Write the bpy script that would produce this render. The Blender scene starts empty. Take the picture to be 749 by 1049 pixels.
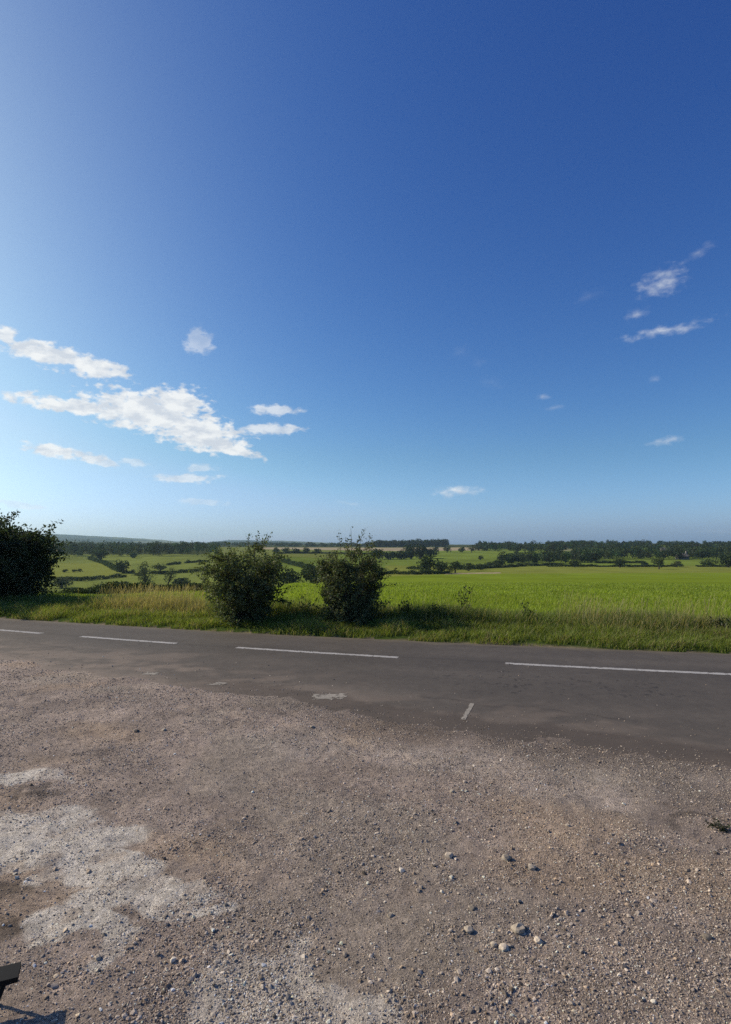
import bpy, math, numpy as np
from math import radians, sin, cos, tan, pi

sc = bpy.context.scene
COL = sc.collection
RNG = np.random.default_rng(7)

# ------------------------------------------------------------------ camera numbers
H = 2.0                      # eye height above the layby
F, CX, CY, HOR = 600.0, 374.5, 524.5, 558.0
PITCH = math.atan((HOR - CY) / F)
SUN_AZ, SUN_EL = radians(-73), radians(32)     # azimuth measured from +Y towards +X

def px_to_ground(px, row, z=0.0):
    """a picture point carried along its ray to the level z (used to measure the place)"""
    a, b = (px - CX) / F, -(row - CY) / F
    dx, dy, dz = a, cos(PITCH) - b * sin(PITCH), sin(PITCH) + b * cos(PITCH)
    t = (z - H) / dz
    return np.array([dx * t, dy * t, z])

# ------------------------------------------------------------------ noise
def _h(i, j, s):
    v = np.sin(i * 127.1 + j * 311.7 + s * 74.7) * 43758.5453
    return v - np.floor(v)

def vnoise(x, y, s=0):
    x = np.asarray(x, float); y = np.asarray(y, float)
    i, j = np.floor(x), np.floor(y)
    fx, fy = x - i, y - j
    fx = fx * fx * (3 - 2 * fx); fy = fy * fy * (3 - 2 * fy)
    a, b, c, d = _h(i, j, s), _h(i + 1, j, s), _h(i, j + 1, s), _h(i + 1, j + 1, s)
    return (a * (1 - fx) + b * fx) * (1 - fy) + (c * (1 - fx) + d * fx) * fy

def fbm(x, y, s=0, o=4, r=0.5):
    t, a, n = 0.0, 1.0, 0.0
    x = np.asarray(x, float); y = np.asarray(y, float)
    for k in range(o):
        t = t + a * vnoise(x, y, s + 13 * k); n += a
        x, y = 1.7 * x + 0.9 * y + 3.1, 1.7 * y - 0.9 * x + 7.7
        a *= r
    return t / n

def sstep(a, b, x):
    t = np.clip((np.asarray(x, float) - a) / (b - a), 0, 1)
    return t * t * (3 - 2 * t)

# ------------------------------------------------------------------ mesh helpers
def link(o, parent=None):
    COL.objects.link(o)
    if parent is not None: o.parent = parent
    return o

def mesh_obj(name, verts, faces, mat, parent=None, tint=None, smooth=False):
    verts = np.asarray(verts, np.float32); faces = np.asarray(faces, np.int32)
    me = bpy.data.meshes.new(name)
    k = faces.shape[1]
    me.vertices.add(len(verts)); me.vertices.foreach_set('co', verts.ravel())
    me.loops.add(faces.size); me.loops.foreach_set('vertex_index', faces.ravel())
    me.polygons.add(len(faces)); me.polygons.foreach_set('loop_start', np.arange(0, faces.size, k, dtype=np.int32))
    me.polygons.foreach_set('use_smooth', np.full(len(faces), smooth, dtype=bool))
    if tint is not None:
        a = me.color_attributes.new('tint', 'FLOAT_COLOR', 'POINT')
        t = np.ones((len(verts), 4), np.float32); t[:, :3] = tint
        a.data.foreach_set('color', t.ravel())
    me.update(calc_edges=True)
    me.materials.append(mat)
    return link(bpy.data.objects.new(name, me), parent)

def empty(name, loc):
    o = bpy.data.objects.new(name, None); o.location = tuple(float(v) for v in loc)
    o.empty_display_size = 0.3
    return link(o)

def tag(o, label=None, cat=None, group=None, kind=None):
    if label: o['label'] = label
    if cat: o['category'] = cat
    if group: o['group'] = group
    if kind: o['kind'] = kind
    return o

def join(parts):
    vs, fs, ts, n = [], [], [], 0
    for p in parts:
        vs.append(p[0]); fs.append(p[1] + n); n += len(p[0])
        if len(p) > 2: ts.append(p[2])
    return np.concatenate(vs), np.concatenate(fs), (np.concatenate(ts) if ts else None)

def tube(pts, rad, sides=6):
    pts = np.asarray(pts, float); n = len(pts)
    d = np.gradient(pts, axis=0); d /= np.linalg.norm(d, axis=1)[:, None] + 1e-9
    ref = np.where(np.abs(d[:, 2:3]) > 0.9, np.array([[1., 0, 0]]), np.array([[0, 0, 1.]]))
    u = np.cross(d, ref); u /= np.linalg.norm(u, axis=1)[:, None] + 1e-9
    v = np.cross(d, u)
    a = np.linspace(0, 2 * pi, sides, endpoint=False)
    V = pts[:, None] + np.asarray(rad)[:, None, None] * (np.cos(a)[None, :, None] * u[:, None] + np.sin(a)[None, :, None] * v[:, None])
    i = np.arange(n - 1)[:, None] * sides; j = np.arange(sides)[None]
    j2 = (j + 1) % sides
    Fq = np.stack([i + j, i + j2, i + sides + j2, i + sides + j], -1).reshape(-1, 4)
    return V.reshape(-1, 3), Fq

def unit(v): return v / (np.linalg.norm(v, axis=-1, keepdims=True) + 1e-9)

def leaves(cen, size, rng, out=None, bias=0.6, aspect=0.55, base=(1, 1, 1), var=0.35, fold=0.25):
    """leaf-shaped quads (rhombs, folded) at the given centres"""
    n = len(cen)
    nr = unit(rng.normal(size=(n, 3)))
    if out is not None: nr = unit(nr + bias * out)
    t = unit(np.cross(nr, rng.normal(size=(n, 3)))); b = np.cross(nr, t)
    s = (np.asarray(size) * rng.uniform(0.6, 1.3, n))[:, None]
    w = s * aspect
    V = np.empty((n, 4, 3))
    V[:, 0] = cen - t * s; V[:, 1] = cen + b * w + nr * w * fold
    V[:, 2] = cen + t * s; V[:, 3] = cen - b * w + nr * w * fold
    Fq = np.arange(n * 4).reshape(n, 4)
    k = rng.uniform(1 - var, 1 + var, (n, 1)) * np.asarray(base)[None]
    k = k * (1 + rng.normal(0, 0.06, (n, 3)))
    return V.reshape(-1, 3), Fq, np.repeat(np.clip(k, 0.005, 1), 4, axis=0)

# ------------------------------------------------------------------ material helpers
def new_mat(name):
    m = bpy.data.materials.new(name); m.use_nodes = True
    nt = m.node_tree; nt.nodes.clear()
    return m, nt

def N(nt, t, **kw):
    n = nt.nodes.new(t)
    for k, v in kw.items():
        if k in n.inputs.keys(): n.inputs[k].default_value = v
        else: setattr(n, k, v)
    return n

def L(nt, a, b): nt.links.new(a, b)

def leaf_mat(name, trans=0.35, rough=0.55, gloss=0.03, tgain=(1.25, 1.35, 0.7)):
    m, nt = new_mat(name)
    at = N(nt, 'ShaderNodeAttribute', attribute_name='tint')
    d = N(nt, 'ShaderNodeBsdfDiffuse'); L(nt, at.outputs['Color'], d.inputs['Color'])
    tm = N(nt, 'ShaderNodeMix', data_type='RGBA', blend_type='MULTIPLY'); tm.inputs[0].default_value = 1
    L(nt, at.outputs['Color'], tm.inputs[6]); tm.inputs[7].default_value = (*tgain, 1)
    t = N(nt, 'ShaderNodeBsdfTranslucent'); L(nt, tm.outputs[2], t.inputs['Color'])
    mx = N(nt, 'ShaderNodeMixShader'); mx.inputs[0].default_value = trans
    L(nt, d.outputs[0], mx.inputs[1]); L(nt, t.outputs[0], mx.inputs[2])
    out = N(nt, 'ShaderNodeOutputMaterial')
    if gloss:
        g = N(nt, 'ShaderNodeBsdfGlossy', Roughness=rough)
        m2 = N(nt, 'ShaderNodeMixShader'); m2.inputs[0].default_value = gloss
        L(nt, mx.outputs[0], m2.inputs[1]); L(nt, g.outputs[0], m2.inputs[2]); L(nt, m2.outputs[0], out.inputs[0])
    else: L(nt, mx.outputs[0], out.inputs[0])
    return m

def rough_mat(name, color=(1, 1, 1), use_tint=False, rough=0.9, spec=0.2, noises=((8, 0.3),), bump=0.0, bscale=40, bdist=0.02):
    """matt surface: colour (or the tint attribute) broken up by noises of several sizes in object space"""
    m, nt = new_mat(name)
    bs = N(nt, 'ShaderNodeBsdfPrincipled', Roughness=rough); bs.inputs['Specular IOR Level'].default_value = spec
    co = N(nt, 'ShaderNodeTexCoord')
    if use_tint: src = N(nt, 'ShaderNodeAttribute', attribute_name='tint').outputs['Color']
    else:
        r = N(nt, 'ShaderNodeRGB'); r.outputs[0].default_value = (*color, 1); src = r.outputs[0]
    for scl, amt in noises:
        nz = N(nt, 'ShaderNodeTexNoise', Scale=scl, Detail=4.0, Roughness=0.65); L(nt, co.outputs['Object'], nz.inputs['Vector'])
        mr = N(nt, 'ShaderNodeMapRange'); mr.inputs[1].default_value = 0.25; mr.inputs[2].default_value = 0.75
        mr.inputs[3].default_value = 1 - amt; mr.inputs[4].default_value = 1 + amt
        L(nt, nz.outputs[0], mr.inputs[0])
        cc = N(nt, 'ShaderNodeCombineColor')
        for i in range(3): L(nt, mr.outputs[0], cc.inputs[i])
        mx = N(nt, 'ShaderNodeMix', data_type='RGBA', blend_type='MULTIPLY'); mx.inputs[0].default_value = 1
        L(nt, src, mx.inputs[6]); L(nt, cc.outputs[0], mx.inputs[7]); src = mx.outputs[2]
    L(nt, src, bs.inputs['Base Color'])
    if bump:
        nz = N(nt, 'ShaderNodeTexNoise', Scale=bscale, Detail=5.0, Roughness=0.7); L(nt, co.outputs['Object'], nz.inputs['Vector'])
        bp = N(nt, 'ShaderNodeBump', Strength=bump, Distance=bdist); L(nt, nz.outputs[0], bp.inputs['Height']); L(nt, bp.outputs[0], bs.inputs['Normal'])
    out = N(nt, 'ShaderNodeOutputMaterial'); L(nt, bs.outputs[0], out.inputs[0])
    return m

M_LEAF = leaf_mat('leaf', 0.34, 0.5, 0.02)
M_FAR = leaf_mat('far_leaf', 0.2, 0.6, 0.0)
M_GRASS = leaf_mat('grass_blade', 0.48, 0.5, 0.02, (1.2, 1.25, 0.6))
M_BARK = rough_mat('bark', (0.075, 0.06, 0.045), noises=((14, 0.4),))
M_GROUND = rough_mat('ground_cover', use_tint=True, spec=0.0, rough=1.0, noises=((0.09, 0.14), (1.3, 0.18), (9, 0.22)), bump=0.4, bscale=6, bdist=0.05)
M_HILL = rough_mat('hill_cover', use_tint=True, spec=0.0, rough=1.0, noises=((0.006, 0.3), (0.03, 0.25)))
M_GRAVEL = rough_mat('gravel_dirt', use_tint=True, rough=0.95, noises=((3, 0.10), (24, 0.25), (90, 0.5), (260, 0.45)), bump=1.0, bscale=95, bdist=0.022)
M_STONE = rough_mat('limestone_chip', use_tint=True, rough=0.9, noises=((60, 0.25),))
M_ROAD = rough_mat('asphalt', use_tint=True, rough=0.8, spec=0.3, noises=((0.8, 0.10), (7, 0.10), (160, 0.40)), bump=0.5, bscale=160, bdist=0.006)
M_PAINT = rough_mat('road_paint', (0.36, 0.345, 0.32), rough=0.7, noises=((5, 0.25), (60, 0.35)))
M_OLDPAINT = rough_mat('worn_paint', (0.27, 0.245, 0.205), rough=0.85, noises=((6, 0.25), (50, 0.4)))

# ------------------------------------------------------------------ road lines measured on the ground
def gpts(pp): return np.array([px_to_ground(*p)[:2] for p in pp])
_c = gpts([(0, 646), (43, 650), (82, 654), (182, 660), (243, 664), (408, 675), (518, 681), (749, 692)])
_e = gpts([(0, 633), (250, 648.5), (450, 657.5), (560, 663.5), (749, 670)])
_n = gpts([(-60, 664), (0, 673), (100, 690), (200, 703), (300, 718), (400, 736), (480, 748), (560, 758), (650, 769), (749, 788), (800, 798)])
PC, PE = np.polyfit(_c[:, 0], _c[:, 1], 2), np.polyfit(_e[:, 0], _e[:, 1], 2)
def _ext(p, lo, hi):
    d = np.polyder(p)
    def f(X):
        X = np.asarray(X, float); c = np.clip(X, lo, hi)
        return np.polyval(p, c) + (X - c) * np.polyval(d, c)
    return f
y_mid = _ext(PC, -9, 6.5)
y_far = _ext(PE, -11, 7.0)
def y_near(X):
    X = np.asarray(X, float)
    b = np.interp(X, _n[:, 0], _n[:, 1])
    lo, hi = _n[0], _n[-1]
    b = np.where(X < lo[0], lo[1] - 0.40 * (X - lo[0]), b)
    b = np.where(X > hi[0], hi[1] - 0.22 * (X - hi[0]), b)
    return b + 0.55 * (fbm(X * 0.9, X * 0 + 3, 5, 4, 0.6) - 0.5) + 0.22 * (fbm(X * 5, X * 0 + 9, 6, 3) - 0.5)

# ------------------------------------------------------------------ terrain
KD = np.array([12, 25, 32, 45, 55, 75, 100, 150, 180, 300, 420, 600, 900, 1500, 3000, 5000, 7000.])
PROF = {
    0:   [0, -.25, -1.0, -3.5, -5.5, -8.5, -11, -12.6, -13.0, -10.0, -7.1, -4, -2, 4, 26, 80, 40],
    60:  [0, -.25, -1.0, -3.5, -5.5, -8.5, -11, -12.6, -13.0, -10.0, -7.1, -4, -2, 4, 26, 95, 50],
    100: [0, -.28, -.8, -3.3, -5.2, -8.3, -11, -12.6, -13.0, -10.0, -7.1, -4, -2.5, 3, 18, 78, 40],
    160: [0, -.30, -.5, -2.9, -4.7, -7.8, -10.5, -12.3, -12.8, -9.8, -6.9, -4, -2.5, 2, 10, 44, 15],
    205: [0, -.30, -.5, -2.8, -4.5, -7.5, -10, -12.0, -12.7, -9.6, -6.7, -4, -2, 3, 4, 10, 5],
    235: [0, -.33, -.55, -1.8, -3.0, -5.5, -8, -10.8, -11.4, -9.0, -6.3, -4, -2.4, 2, 8, 40, 15],
    300: [0, -.35, -.6, -1.2, -1.58, -3.6, -6, -8.6, -9.5, -8.0, -5.7, -4, -2.6, 1, 6, 34, 10],
    350: [0, -.38, -.66, -1.3, -1.75, -3.1, -5, -7.3, -8.5, -8.6, -7.2, -5, -2.8, 0, 2, 10, 2],
    400: [0, -.40, -.7, -1.3, -1.8, -2.8, -4, -6.0, -7.2, -9.0, -8.8, -6, -3, 0, 0, 2, 0],
    500: [0, -.40, -.7, -1.3, -1.8, -2.8, -4, -6.0, -7.2, -9.5, -8.5, -5.5, -2.5, 2, 0, 0, 0],
    600: [0, -.40, -.7, -1.3, -1.8, -2.8, -4, -6.0, -7.2, -9.3, -8.0, -4, 1, 6, 0, 0, 0],
    750: [0, -.40, -.7, -1.3, -1.8, -2.8, -4, -6.0, -7.2, -9.3, -8.0, -4, 0.5, 5, 0, 0, 0],
}
_pu = np.array(sorted(PROF)); _pz = np.array([PROF[k] for k in _pu], float)
_LK = np.log(KD)
_uu = np.linspace(-300, 1050, 271); _dd = np.linspace(_LK[0], _LK[-1], 260)
_tab = np.empty((271, 260))
_mid = np.array([np.interp(_uu, _pu, _pz[:, k]) for k in range(len(KD))]).T
for i in range(271): _tab[i] = np.interp(_dd, _LK, _mid[i])
for ax, it in ((0, 3), (1, 3)):
    for _ in range(it):
        p = np.pad(_tab, [(1, 1) if a == ax else (0, 0) for a in (0, 1)], 'edge')
        _tab = (0.25 * np.take(p, range(0, p.shape[ax] - 2), ax) + 0.5 * np.take(p, range(1, p.shape[ax] - 1), ax) + 0.25 * np.take(p, range(2, p.shape[ax]), ax))

def terrain(X, Y):
    X = np.asarray(X, float); Y = np.asarray(Y, float)
    r = np.hypot(X, Y)
    d = np.clip(np.maximum(Y, 0.5 * r), KD[0], KD[-1])
    u = np.clip(CX + F * X / np.maximum(Y, 0.35 * r + 1e-6), -300, 1050)
    fi = (u + 300) / 1350 * 270; fj = (np.log(d) - _dd[0]) / (_dd[-1] - _dd[0]) * 259
    i = np.clip(fi.astype(int), 0, 269); j = np.clip(fj.astype(int), 0, 258)
    a, b = fi - i, fj - j
    z = (_tab[i, j] * (1 - a) + _tab[i + 1, j] * a) * (1 - b) + (_tab[i, j + 1] * (1 - a) + _tab[i + 1, j + 1] * a) * b
    s = Y - y_far(X)
    w = sstep(1.0, 12.0, s)
    verge = -0.03 + 0.08 * sstep(0.0, 0.5, s) + 0.10 * (fbm(X * 0.8, Y * 0.8, 2, 3) - 0.4) * sstep(0.2, 1.2, s) * (1 - w)
    return verge * (1 - w) + z * w

def at(px, d):
    X = (px - CX) / F * d
    return np.array([X, d, float(terrain(X, d))])

def find(px, row, lo, hi):
    """distance at which the ground along this bearing lies at that slope below the horizon"""
    ds = np.geomspace(lo, hi, 400)
    X = (px - CX) / F * ds
    rows = HOR + F * (H - terrain(X, ds)) / ds
    return float(ds[np.argmin(np.abs(rows - row))])

# ------------------------------------------------------------------ ground sheet with its fields
G_FIELD = np.array([0.155, 0.208, 0.022]); G_FIELD2 = np.array([0.18, 0.20, 0.04]); G_PAST = np.array([0.15, 0.178, 0.042])
G_PAST2 = np.array([0.14, 0.185, 0.032]); G_TAN = np.array([0.33, 0.27, 0.17]); G_WOOD = np.array([0.022, 0.03, 0.012])
G_DIRT = np.array([0.25, 0.195, 0.14]); G_VERGE = np.array([0.05, 0.075, 0.018])

EDGE_P = [(0, 27), (100, 29), (205, 31), (235, 36), (300, 56), (350, 90), (400, 150), (450, 180), (500, 192), (750, 205)]
def ground_tint(X, Y):
    r = np.hypot(X, Y); d = np.maximum(Y, 1e-3)
    u = CX + F * X / np.maximum(Y, 0.3 * r + 1e-6)
    n = fbm(X * 0.02, Y * 0.02, 31, 4)[:, None]; n2 = fbm(X * 0.15, Y * 0.05, 33, 3)[:, None]
    edge = np.interp(u, *zip(*EDGE_P))
    c = np.where((u < 285)[:, None], G_PAST, G_PAST2) * (0.5 + 0.65 * n + 0.35 * n2)
    c = np.where(((u > 225) & (u < 345) & (d > 400))[:, None], np.array([0.15, 0.17, 0.04]), c)
    s = ((u > 395) & (d > edge) & (d < 310))[:, None]; c = np.where(s, G_FIELD2 * (0.8 + 0.4 * n2), c)
    c = np.where(((u > 455) & (u < 512) & (d > edge + 4) & (d < edge + 18))[:, None], np.array([0.33, 0.27, 0.17]), c)
    c = np.where(((u < 60 + 75) & (u > 20) & (d > 235) & (d < 345))[:, None], np.array([0.185, 0.205, 0.044]), c)
    tan_ = ((u > 262) & (u < 492) & (d > 660 + 0.3 * np.abs(u - 400)) & (d < 930)); c = np.where(tan_[:, None], G_TAN * (0.8 + 0.4 * n), c)
    c = np.where(((u > 560) & (u < 605) & (d > 600) & (d < 800))[:, None], np.array([0.24, 0.24, 0.12]), c)
    c = np.where(((d > 960) | ((u < 215) & (d > 480)))[:, None], np.array([0.05, 0.06, 0.02]), c)
    f = d < edge; tram = 1 - 0.10 * (np.abs(((X * 0.93 + Y * 0.36) / 9.0) % 1 - 0.5) < 0.03)
    c = np.where(f[:, None], G_FIELD * (0.82 + 0.36 * n2) * tram[:, None], c)
    sv = Y - y_far(X)
    c = np.where((sv < 2.8)[:, None], G_VERGE, c)
    c = np.where((sv < 0.12)[:, None], G_DIRT * (0.7 + 0.6 * n), c)
    return c

def polar(radii, azs):
    R, A = np.meshgrid(radii, azs, indexing='ij')
    return (R * np.sin(A)).ravel(), (R * np.cos(A)).ravel()

def grid_faces(nr, na, wrap=False):
    i = np.arange(nr - 1)[:, None] * na; j = np.arange(na if wrap else na - 1)[None]
    j2 = (j + 1) % na
    return np.stack([i + j, i + j2, i + na + j2, i + na + j], -1).reshape(-1, 4)

front = np.radians(np.arange(-50, 50.001, 0.12))
back = np.radians(np.arange(52, 308.1, 4.0))
azs = np.concatenate([front, back])
radii = np.concatenate([[0.02, 1, 2, 4, 6, 8], np.geomspace(9.0, 2400, 330)])
X, Y = polar(radii, azs)
mesh_obj('ground', np.stack([X, Y, terrain(X, Y)], 1), grid_faces(len(radii), len(azs), True), M_GROUND, tint=ground_tint(X, Y), smooth=True)['kind'] = 'structure'
radii = np.geomspace(2396, 7000, 70)
X, Y = polar(radii, azs)
Z = terrain(X, Y) + 9 * (fbm(X * 0.012, Y * 0.012, 42, 3) - 0.5) * sstep(2500, 3500, np.hypot(X, Y)) * (Y > 0) + 14 * (fbm(X * 0.003, Y * 0.003, 41, 4) - 0.5) * sstep(2400, 3200, np.hypot(X, Y)) * (Y > 0) - 1.0 * (np.hypot(X, Y) < 2399)
n = fbm(X * 0.002, Y * 0.0012, 43, 3)[:, None]
ct = np.where(n > 0.62, np.array([0.12, 0.13, 0.06]), np.where(n < 0.30, np.array([0.07, 0.09, 0.035]), np.array([0.024, 0.034, 0.018])))
mesh_obj('hills', np.stack([X, Y, Z], 1), grid_faces(len(radii), len(azs), True), M_HILL, tint=ct, smooth=True)['kind'] = 'structure'

# ------------------------------------------------------------------ layby of dirt and gravel
def layby_z(X, Y):
    e = y_near(X) - Y; near = sstep(-0.1, 1.2, e)
    rag = 0.030 * (fbm(X * 5, Y * 5, 54, 4, 0.65) - 0.5) + 0.022 * (fbm(X * 1.3, Y * 2.6, 55, 3) - 0.5)
    z = 0.05 * (fbm(X * 0.55, Y * 0.55, 51, 3) - 0.5) + 0.035 * (fbm(X * 2.2, Y * 2.2, 52, 3) - 0.5) + 0.022 * (fbm(X * 9, Y * 9, 53, 4, 0.6) - 0.5)
    for o_, wd in ((0.55, .10), (1.05, .10), (2.3, .13), (3.9, .12), (4.5, .12)):
        q = e - o_ - 0.5 * (fbm(X * 0.35, Y * 0.35, 56, 2) - 0.5)
        z = z - (0.016 * np.exp(-(q / wd) ** 2) - 0.010 * np.exp(-((np.abs(q) - 1.7 * wd) / (0.6 * wd)) ** 2)) * sstep(0.40, 0.62, fbm(X * 0.6 + o_, Y * 0.6, 57, 2))
    return np.clip(0.001 + 0.055 * e, -0.04, 0.006) + near * (0.004 + z) + (1 - near) * rag

def layby_tint(X, Y):
    w1, w2 = fbm(X * 1.6, Y * 1.6, 61, 5, 0.6), fbm(X * 1.6 + 9, Y * 1.6, 62, 5, 0.6)
    n, m = fbm(X * 0.7, Y * 1.1, 63, 4), fbm(X * 3, Y * 3, 64, 4)
    c = np.array([0.312, 0.250, 0.205]) * (0.62 + 0.76 * m)[:, None]
    tan_ = 0.7 * sstep(0.54, 0.72, n)[:, None]; c = c * (1 - tan_ * 0.7) + np.array([0.36, 0.265, 0.18]) * tan_ * 0.7
    grey = sstep(0.55, 0.72, fbm(X * 0.9 + 20, Y * 0.9, 65, 4))[:, None]; c = c * (1 - 0.6 * grey) + np.array([0.31, 0.262, 0.21]) * 0.6 * grey
    Xw, Yw = X + 0.9 * (w1 - 0.5), Y + 0.9 * (w2 - 0.5)
    def blob(px, row, rx, ry, soft=0.35):
        g = px_to_ground(px, row)
        q = np.hypot((Xw - g[0]) / rx, (Yw - g[1]) / ry)
        return sstep(1 + soft, 1 - soft, q)
    sf = 0.13
    pale = np.max([blob(15, 800, 0.62, 0.13, sf), blob(45, 796, 0.30, 0.10, sf), blob(20, 850, 0.62, 0.34, sf), blob(85, 858, 0.55, 0.27, sf), blob(135, 888, 0.42, 0.24, sf), blob(175, 912, 0.30, 0.20, sf), blob(112, 935, 0.30, 0.18, sf),
                   blob(100, 965, 0.20, 0.13, sf), blob(95, 985, 0.12, 0.07, sf), blob(192, 938, 0.18, 0.09, sf), blob(100, 1000, 0.10, 0.05, sf)], axis=0)
    holes = np.max([blob(25, 893, 0.24, 0.09, .2), blob(70, 905, 0.20, 0.07, .25), blob(60, 812, 0.30, 0.06, .25)], axis=0)
    pale = pale * (1 - 0.9 * holes) * (0.5 + 0.5 * sstep(0.30, 0.52, fbm(X * 7, Y * 7, 66, 4, 0.6)))
    pale = pale[:, None].clip(0, 1)
    c = c * (1 - pale) + np.array([0.58, 0.525, 0.45]) * pale
    p2 = np.max([1.5 * blob(270, 1025, 0.40, 0.20, .15), 1.5 * blob(350, 1040, 0.3, 0.14, .15), 1.4 * blob(410, 1045, 0.2, 0.08, .2), 0.4 * blob(640, 800, 1.0, 0.5, .6), 0.4 * blob(480, 775, 1.2, 0.35, .6), 0.35 * blob(330, 760, 0.7, 0.4, .6)], axis=0)[:, None]
    c = c * (1 - 0.5 * p2) + np.array([0.56, 0.50, 0.425]) * 0.5 * p2
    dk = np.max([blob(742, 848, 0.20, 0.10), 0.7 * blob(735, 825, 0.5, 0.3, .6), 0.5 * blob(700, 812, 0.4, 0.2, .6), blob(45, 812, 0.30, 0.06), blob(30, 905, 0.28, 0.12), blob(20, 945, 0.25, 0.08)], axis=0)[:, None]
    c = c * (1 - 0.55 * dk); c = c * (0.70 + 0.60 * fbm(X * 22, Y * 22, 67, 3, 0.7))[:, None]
    e = sstep(1.1, 0.0, y_near(X) - Y + 0.9 * (w1 - 0.5))[:, None] * sstep(-3.0, 0.5, X)[:, None]
    c = c * (1 - 0.75 * e) + np.array([0.125, 0.102, 0.084]) * (0.7 + 0.6 * m)[:, None] * 0.75 * e
    return c

fr = np.radians(np.arange(-46, 46.001, 0.13))
azl = np.concatenate([np.radians(np.arange(-80, -46, 1.0)), fr, np.radians(np.arange(47, 80.1, 1.0))])
radii = np.concatenate([np.linspace(0.3, 1.8, 40)[:-1], np.geomspace(1.8, 16, 430)])
X, Y = polar(radii, azl)
Fq = grid_faces(len(radii), len(azl))
keep = ((y_near(X) - Y) > -0.9)[Fq].all(1)
mesh_obj('layby', np.stack([X, Y, layby_z(X, Y)], 1), Fq[keep], M_GRAVEL, tint=layby_tint(X, Y), smooth=True)['kind'] = 'structure'

# ------------------------------------------------------------------ the road
xs = np.concatenate([np.arange(-60, -17, 0.5), np.arange(-17, 15, 0.03), np.arange(15, 45, 0.5)])
vs = np.linspace(0, 1, 130)
XX, VV = np.meshgrid(xs, vs, indexing='ij')
X = XX.ravel(); V = VV.ravel()
fe = y_far(X) + 0.10 * (fbm(X * 1.4, X * 0, 71, 4, 0.6) - 0.5)
ne = y_near(X)
ne0 = ne - 0.9; Y = ne0 + (fe - ne0) * V
sm = Y - y_mid(X); sn = Y - ne
vv = np.clip(sn / (fe - ne), 0, 1)
Z = 0.002 + 0.02 * (1 - (2 * vv - 1) ** 2) + 0.004 * (fbm(X * 2, Y * 2, 72, 3) - 0.5) + 0.05 * np.minimum(sn, 0)
n, m = fbm(X * 0.5, Y * 1.2, 73, 4), fbm(X * 2.2, Y * 4.0, 74, 4, 0.6)
c = np.array([0.078, 0.066, 0.052]) * (0.85 + 0.3 * n)[:, None]
for q in (-2.6, -1.0, 0.7, 1.5):
    c = c * (1 + 0.13 * np.exp(-((sm - q) / 0.28) ** 2) * (0.5 + n))[:, None]
c = c * (1 - 0.16 * np.exp(-((sm + 0.35 * (n - .5) - 0.02) / 0.1) ** 2))[:, None]
ck = fbm(X * 1.1 + 3, Y * 1.6, 75, 5, 0.62); crack = np.exp(-((ck - 0.5) / 0.0045) ** 2) * sstep(0.50, 0.60, fbm(X * 0.35, Y * 0.5, 76, 2))
seam = np.exp(-((sn - 1.25 + 0.10 * (n - 0.5)) / 0.035) ** 2) * sstep(0.42, 0.5, fbm(X * 0.8, Y * 0, 77, 3))
c = c * (1 - 0.55 * np.maximum(crack, 0.6 * seam))[:, None]
c = c * (0.86 + 0.28 * fbm(X * 9, Y * 9, 78, 3, 0.7))[:, None]
grit = sstep(0.40, 0.0, fe - Y + 0.5 * (m - 0.5))[:, None] * 0.6
c = c * (1 - grit) + np.array([0.15, 0.125, 0.085]) * grit
dust = sstep(2.6, 0.0, sn + 1.6 * (n - 0.5)) * (0.25 + 0.75 * sstep(0.35, 0.65, m))
dust = dust * (0.45 + 0.55 * sstep(2.0, -3.0, X)); dust = np.maximum(dust, 0.95 * sstep(0.55, -0.15, sn + 0.5 * (m - 0.5)) * (1 - 0.6 * sstep(-1.5, 0.5, X) * sstep(4, 2, X)))
streak = np.exp(-((sn - 0.95 + 0.5 * (n - .5)) / 0.10) ** 2) * sstep(0.4, 0.6, m) * 0.35
dd = np.clip(np.maximum(dust * 0.75, streak), 0, 1)[:, None]
c = c * (1 - dd) + np.array([0.235, 0.183, 0.138]) * dd
old = (sstep(0.75, 0.5, sn + 0.3 * (m - .5)) * sstep(-3.5, -1.5, X) * sstep(0.25, 0.5, n + 0.25))[:, None]
c = c * (1 - 0.7 * old) + np.array([0.075, 0.058, 0.043]) * 0.7 * old
mesh_obj('road', np.stack([X, Y, Z], 1), grid_faces(len(xs), len(vs)), M_ROAD, tint=c, smooth=True)['kind'] = 'structure'

def road_z(X, Y):
    v = np.clip((Y - y_near(X)) / (y_far(X) - y_near(X)), 0, 1)
    return 0.002 + 0.02 * (1 - (2 * v - 1) ** 2) + 0.004 * (fbm(X * 2, Y * 2, 72, 3) - 0.5)

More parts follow.
